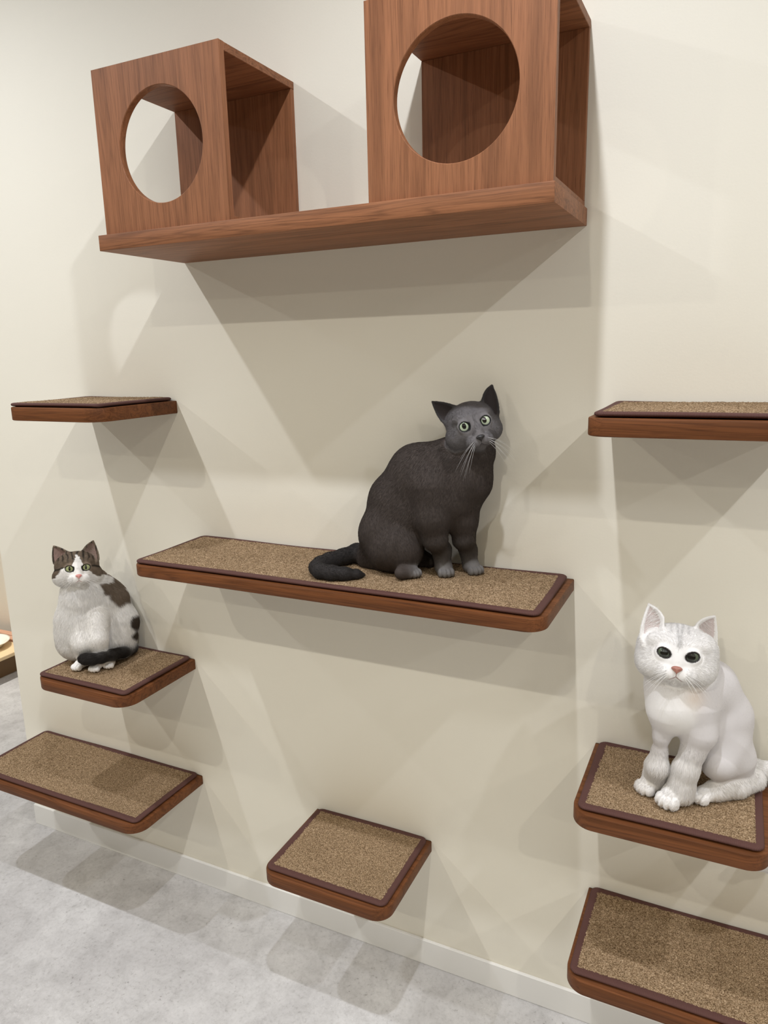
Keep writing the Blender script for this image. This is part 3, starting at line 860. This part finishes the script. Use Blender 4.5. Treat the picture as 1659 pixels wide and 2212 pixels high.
finish_cat(g, 'dark_grey_cat', 'dark grey cat with pale green eyes sitting upright on the long middle shelf', mat_eye('pale_green_eye', (.40, .49, .32, 1), (.50, .58, .42, 1), (.30, .44)),
           (.012, .010, .010, 1), (.012, .010, .010, 1), M_WH_DARK, 130000, .00016, nose_y=-.0265, nose_w=.0084, lift=.48, seed=11, whisk_len=.062)

# ---- brown and white cat on the left shelf
c = Cat(Z_F)
WT = (.80, .78, .745); BR = (.165, .124, .088); BK = (.018, .015, .013)
c.body_col, c.body_len = WT, .015
c.lid_r = .0010; c.rim = (.012, .010, .008); c.gaze = (.02, .06); c.wdroop = -.25
dn = np.array([0, 0, -1.])
c.cone((222, 1372, 2.165), .080, (222, 1305, 2.160), .070, flow=dn+R_*.25, k=.03)       # back and hips
c.cone((222, 1300, 2.155), .060, (196, 1262, 2.120), .050, flow=dn+R_*.35, k=.03)
c.cone((175, 1358, 2.118), .060, (178, 1300, 2.100), .055, flow=dn, k=.03)               # chest and belly
c.cone((176, 1290, 2.095), .050, (170, 1252, 2.095), .043, flow=dn, k=.025)
c.cone((165, 1385, 2.115), .050, (168, 1340, 2.11), .056, flow=dn-R_*.2, k=.03)
c.cone((255, 1388, 2.150), .048, (258, 1345, 2.160), .052, flow=dn+R_*.2, k=.03)         # haunch
pl = at_z(172, 1444, c.mz); pr = at_z(208, 1447, c.mz)
c.chain([((208, 1335, 2.085), .036), ((212, 1382, 2.058), .026), (pr+np.array([.004, .019, .022]), .018)], flow=dn, ln=.009, k=.010)
c.chain([((182, 1345, 2.085), .034), ((181, 1388, 2.062), .025), (pl+np.array([.006, .019, .022]), .018)], flow=dn, ln=.010, k=.02)
PWT = (.80, .78, .75)
c.paw(pl, (.1, -1), .030, PWT, .003); c.paw(pr, (.35, -.95), .030, PWT, .003)
c.paw(at_z(238, 1440, c.mz), (.45, -.9), .028, PWT, .003)
c.chain([((262, 1392, 2.165), .021), ((284, 1399, 2.158), .0165), ((266, 1408, 2.112), .0155), ((243, 1415, 2.072), .0150), ((220, 1420, 2.044), .0145), ((200, 1424, 2.033), .0150), ((186, 1424, 2.032), .0145), ((178, 1423, 2.034), .0120)], col=BK, ln=.010, k=.006)
c.head((167, 1229, 2.075), 2, 2, 6, k=1.06, cheek=1.02, col=WT, ln=.0085, narrow=1.24)
EB = (.20, .15, .11)
c.ear((119, 1226), (151, 1199), (117, 1181), col=EB) if False else None
c.ear((119, 1224, 2.085), (152, 1200, 2.075), (116, 1180, 2.090), cup=.013, col=EB, t=.0024, bulge=1.8)
c.ear((213, 1215, 2.085), (176, 1198, 2.075), (201, 1169, 2.090), cup=.013, col=EB, t=.0024, bulge=1.8)
c.lids(ex=.0200, ey=.0005, R=.0145, rx=.94, ry=.70, tilt=10, sink=.0125, out=4, col=WT)
c.build()
lp = c.local(c.V); X, Y, Z_ = lp[:, 0], lp[:, 1], lp[:, 2]
ns = lambda q, f, s: np.sin(f*q[:, 0]+1.3*s)*np.sin(f*q[:, 1]+2.1*s)+np.sin(f*1.7*q[:, 2]+.7*s)*np.sin(f*1.3*q[:, 0]-s)
wob = .0022*ns(lp, 260, 1)
head = (np.abs(lp) < .085).all(1) & (Y > -.045)
blaze = np.abs(X-.0005) < np.clip(.0035+.010*(.034-Y)/.034, 0, .016)+wob
napes = .9*np.clip(-Z_, 0, .035)
cap_l = (X < 0) & (Y+wob+napes > .0045-1.1*np.clip(-X-.034, 0, .022)) & ~((X > -.0335) & (Y < .010) & (Z_ > .02) & (X > -.030-.0) & (Y < .0035))
cap_r = (X >= 0) & ((Y+wob+napes > .004) | ((X > .017) & (Y+wob > -.002-.9*np.clip(X-.020, 0, .022))))

brown = head & ((cap_l | cap_r) & ~(blaze & (Y < .036))) | (head & (Y > .040))
strp = np.clip(np.sin(X*520+ns(lp, 90, 2)*1.0)*1.6-.35, 0, 1)*np.clip((Y-.014)/.012, 0, 1)
bc_ = np.array(BR)[None]*(1-.80*strp[:, None])*(1+.25*ns(lp, 330, 3)[:, None]*.5)
for sx, yy in ((-1, .004), (1, .004)):                              # dark line running back from each eye
    ln_ = np.exp(-((Y-(yy-.16*np.clip(np.abs(X)-.034, 0, .04)))/.0028)**2)*((X*sx) > .033)
    bc_ = bc_*(1-.85*ln_[:, None])
c.C = np.where(brown[:, None], bc_, c.C)
c.L = np.where(head & (Y > -.02), np.minimum(c.L, .0065), c.L)
inn = c.inner > .5
c.C = np.where(inn[:, None], np.array([.25, .16, .135])[None]*(1-.45*np.clip((Y-.055)/.03, 0, 1))[:, None], c.C)
for (u, v, d, ru, cl) in ((250, 1258, 2.135, .036, BR), (262, 1285, 2.125, .030, BR), (239, 1240, 2.13, .022, BR), (298, 1342, 2.16, .023, (.06, .045, .032)), (296, 1370, 2.15, .016, (.06, .045, .032)), (120, 1298, 2.13, .022, BR), (120, 1385, 2.13, .026, BR)):
    q = (c.V-at(u, v, d)); q -= np.outer(q@_f, _f)*.6
    dd = np.linalg.norm(q, axis=1)+.003*ns(c.V, 120, 4)
    k_ = np.clip((ru-dd)/.006, 0, 1)[:, None]*(~head)[:, None]
    c.C = c.C*(1-k_)+np.array(cl)*k_
onh = head & (Z_ > -.02)
c.Fl = np.where(onh[:, None], (c.V-c.hp_(0, -.012, .050)), c.Fl); c.Fl /= np.linalg.norm(c.Fl, axis=1)[:, None]+1e-9
c.ear_hair = (.010, (.34, .27, .22), .35)
finish_cat(c, 'brown_and_white_cat', 'white cat with brown tabby cap and black tail sitting on the left shelf', mat_eye('olive_green_eye', (.34, .36, .17, 1), (.27, .30, .14, 1), (.20, .44)),
           (.62, .27, .24, 1), (.30, .14, .12, 1), M_WH_WHITE, 110000, .00021, seed=21, whisk_len=.05, nose_w=.0080, lift=.46)

# ---- white cat on the right shelf
w = Cat(Z_I); w.edge = .91; w.var = .10
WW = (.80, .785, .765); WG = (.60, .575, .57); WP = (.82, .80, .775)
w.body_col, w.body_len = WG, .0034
w.ear_rim = .78; w.lid_r = .0011; w.rim = (.02, .016, .014); w.gaze = (0, -.05); w.wdroop = -.55
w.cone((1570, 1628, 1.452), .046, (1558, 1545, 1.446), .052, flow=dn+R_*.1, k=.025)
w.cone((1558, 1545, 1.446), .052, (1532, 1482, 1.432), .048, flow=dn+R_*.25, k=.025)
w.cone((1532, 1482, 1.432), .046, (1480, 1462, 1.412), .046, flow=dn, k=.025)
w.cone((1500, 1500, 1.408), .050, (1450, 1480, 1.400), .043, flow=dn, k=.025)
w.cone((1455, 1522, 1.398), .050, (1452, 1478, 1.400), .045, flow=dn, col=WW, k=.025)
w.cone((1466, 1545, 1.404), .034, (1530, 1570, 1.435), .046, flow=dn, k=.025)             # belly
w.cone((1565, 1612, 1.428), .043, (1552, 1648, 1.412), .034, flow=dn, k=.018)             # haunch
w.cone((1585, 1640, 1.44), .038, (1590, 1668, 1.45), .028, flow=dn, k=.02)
ftz = lambda u, v, r: at_z(u, v, w.mz+r)
w.chain([(ftz(1628, 1684, .020), .021), (ftz(1590, 1698, .019), .0205), (ftz(1545, 1708, .017), .0195)], col=WP, ln=.013, k=.012, flow=R_*.5+dn*.6)
w.paw(at_z(1522, 1728, w.mz), nrm(at_z(1490, 1735, w.mz)-at_z(1560, 1712, w.mz)), .034, WP, .008)
# forelegs with shaggy cuffs
pl = at_z(1400, 1708, w.mz); pr = at_z(1448, 1735, w.mz)
w.chain([((1436, 1548, 1.395), .028), ((1429, 1590, 1.402), .0135), ((1425, 1625, 1.415), .0120)], flow=dn, k=.014)
w.chain([((1425, 1622, 1.415), .0125), ((1420, 1652, 1.422), .0185), (pl+np.array([.012, .016, .026]), .0235)], col=WP, ln=.016, k=.012, flow=dn)
w.paw(pl+np.array([.002, .004, 0]), (-.55, -.85), .038, WP, .008)
w.chain([((1504, 1535, 1.390), .040), ((1511, 1585, 1.384), .0285), ((1498, 1622, 1.390), .0205)], flow=dn-R_*.1, k=.014)
w.chain([((1498, 1620, 1.390), .0205), ((1483, 1658, 1.397), .0205), (pr+np.array([.016, .012, .024]), .0250)], col=WP, ln=.016, k=.012, flow=dn)
w.paw(pr+np.array([.002, .002, 0]), (-.45, -.9), .042, WP, .008)
# tail hanging over the end of the shelf
w.chain([((1600, 1652, 1.470), .024), ((1622, 1657, 1.480), .017), ((1665, 1666, 1.475), .0165), ((1712, 1690, 1.462), .017), ((1738, 1745, 1.448), .019), ((1730, 1805, 1.438), .021), ((1700, 1850, 1.432), .020), ((1665, 1868, 1.430), .014), ((1648, 1872, 1.430), .008)], col=WP, ln=.013, k=.008)
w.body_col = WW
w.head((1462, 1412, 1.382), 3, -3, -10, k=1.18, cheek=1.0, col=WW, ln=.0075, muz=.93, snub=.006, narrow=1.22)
for sx in (-1, 1):
    w.ell(w.hp_(sx*.040, .004, -.006), tuple(np.array((.0215, .030, .028))*1.18), w.hR, WW, .009, -w.hR[1], .014)
    w.ell(w.hp_(sx*.0135, -.0285, .033), tuple(np.array((.0165, .0135, .015))*1.18), w.hR, WW, .006, -w.hR[1], .008)
ax = w.hR
for sx in (-1, 1):                                                   # heavy brows that give the frown
    w.cone(w.hp_(sx*.038, .0175, .022), .0085*1.19, w.hp_(sx*.0105, .0105, .0345), .0080*1.19, WW, .005, ax[1], .008)
    w.ell(w.hp_(sx*.034, -.024, .018), tuple(np.array((.020, .017, .018))*1.19), ax, WW, .008, -ax[1], .012)
w.ear((1383, 1388, 1.385), (1436, 1347, 1.378), (1402, 1306, 1.395), cup=.014, col=WW, t=.0024, bulge=1.8)
w.ear((1543, 1412, 1.392), (1500, 1357, 1.380), (1544, 1332, 1.398), cup=.013, col=WW, t=.0024, bulge=1.8)
w.lids(ex=.0200, ey=.0008, R=.0138, rx=.98, ry=.66, tilt=18, sink=.0118, out=5, col=WW, brow=.42)
w.build()
lp = w.local(w.V); X, Y, Z_ = lp[:, 0], lp[:, 1], lp[:, 2]
head = (np.abs(lp) < .085).all(1) & (Y > -.048)
sx_ = np.exp(-((np.abs(X)-.0008-.004*np.clip((Y-.02)/.03, 0, 1))/.0022)**2)*np.clip((Y-.008)/.006, 0, 1)*(Z_ > 0)
sx_ += .7*np.exp(-((np.abs(X)-.0125)/.0024)**2)*np.clip((Y-.028)/.008, 0, 1)*(Z_ > -.02)
w.C = w.C*(1-.26*np.clip(sx_, 0, 1)*head)[:, None]
w.C = np.where((w.inner > .5)[:, None], np.array([.56, .48, .46])[None], w.C)
tan = np.exp(-(np.linalg.norm(w.V-at(1492, 1506, 1.362), axis=1)/.020)**2)[:, None]*.55
w.C = w.C*(1-tan)+np.array([.62, .43, .27])*tan
onh = head & (Z_ > -.02)
w.Fl = np.where(onh[:, None], (w.V-w.hp_(0, -.008, .048)), w.Fl); w.Fl /= np.linalg.norm(w.Fl, axis=1)[:, None]+1e-9
w.ear_hair = (.019, (.90, .88, .86), .16)
finish_cat(w, 'white_cat', 'white cat with a frowning round face sitting on the right shelf', mat_eye('dark_green_eye', (.055, .070, .045, 1), (.080, .098, .062, 1), (.44, .46)),
           (.36, .155, .115, 1), (.22, .13, .11, 1), M_WH_WHITE, 120000, .00017, seed=31, whisk_len=.042, nose_w=.0082, nose_y=-.0215, lift=.40)
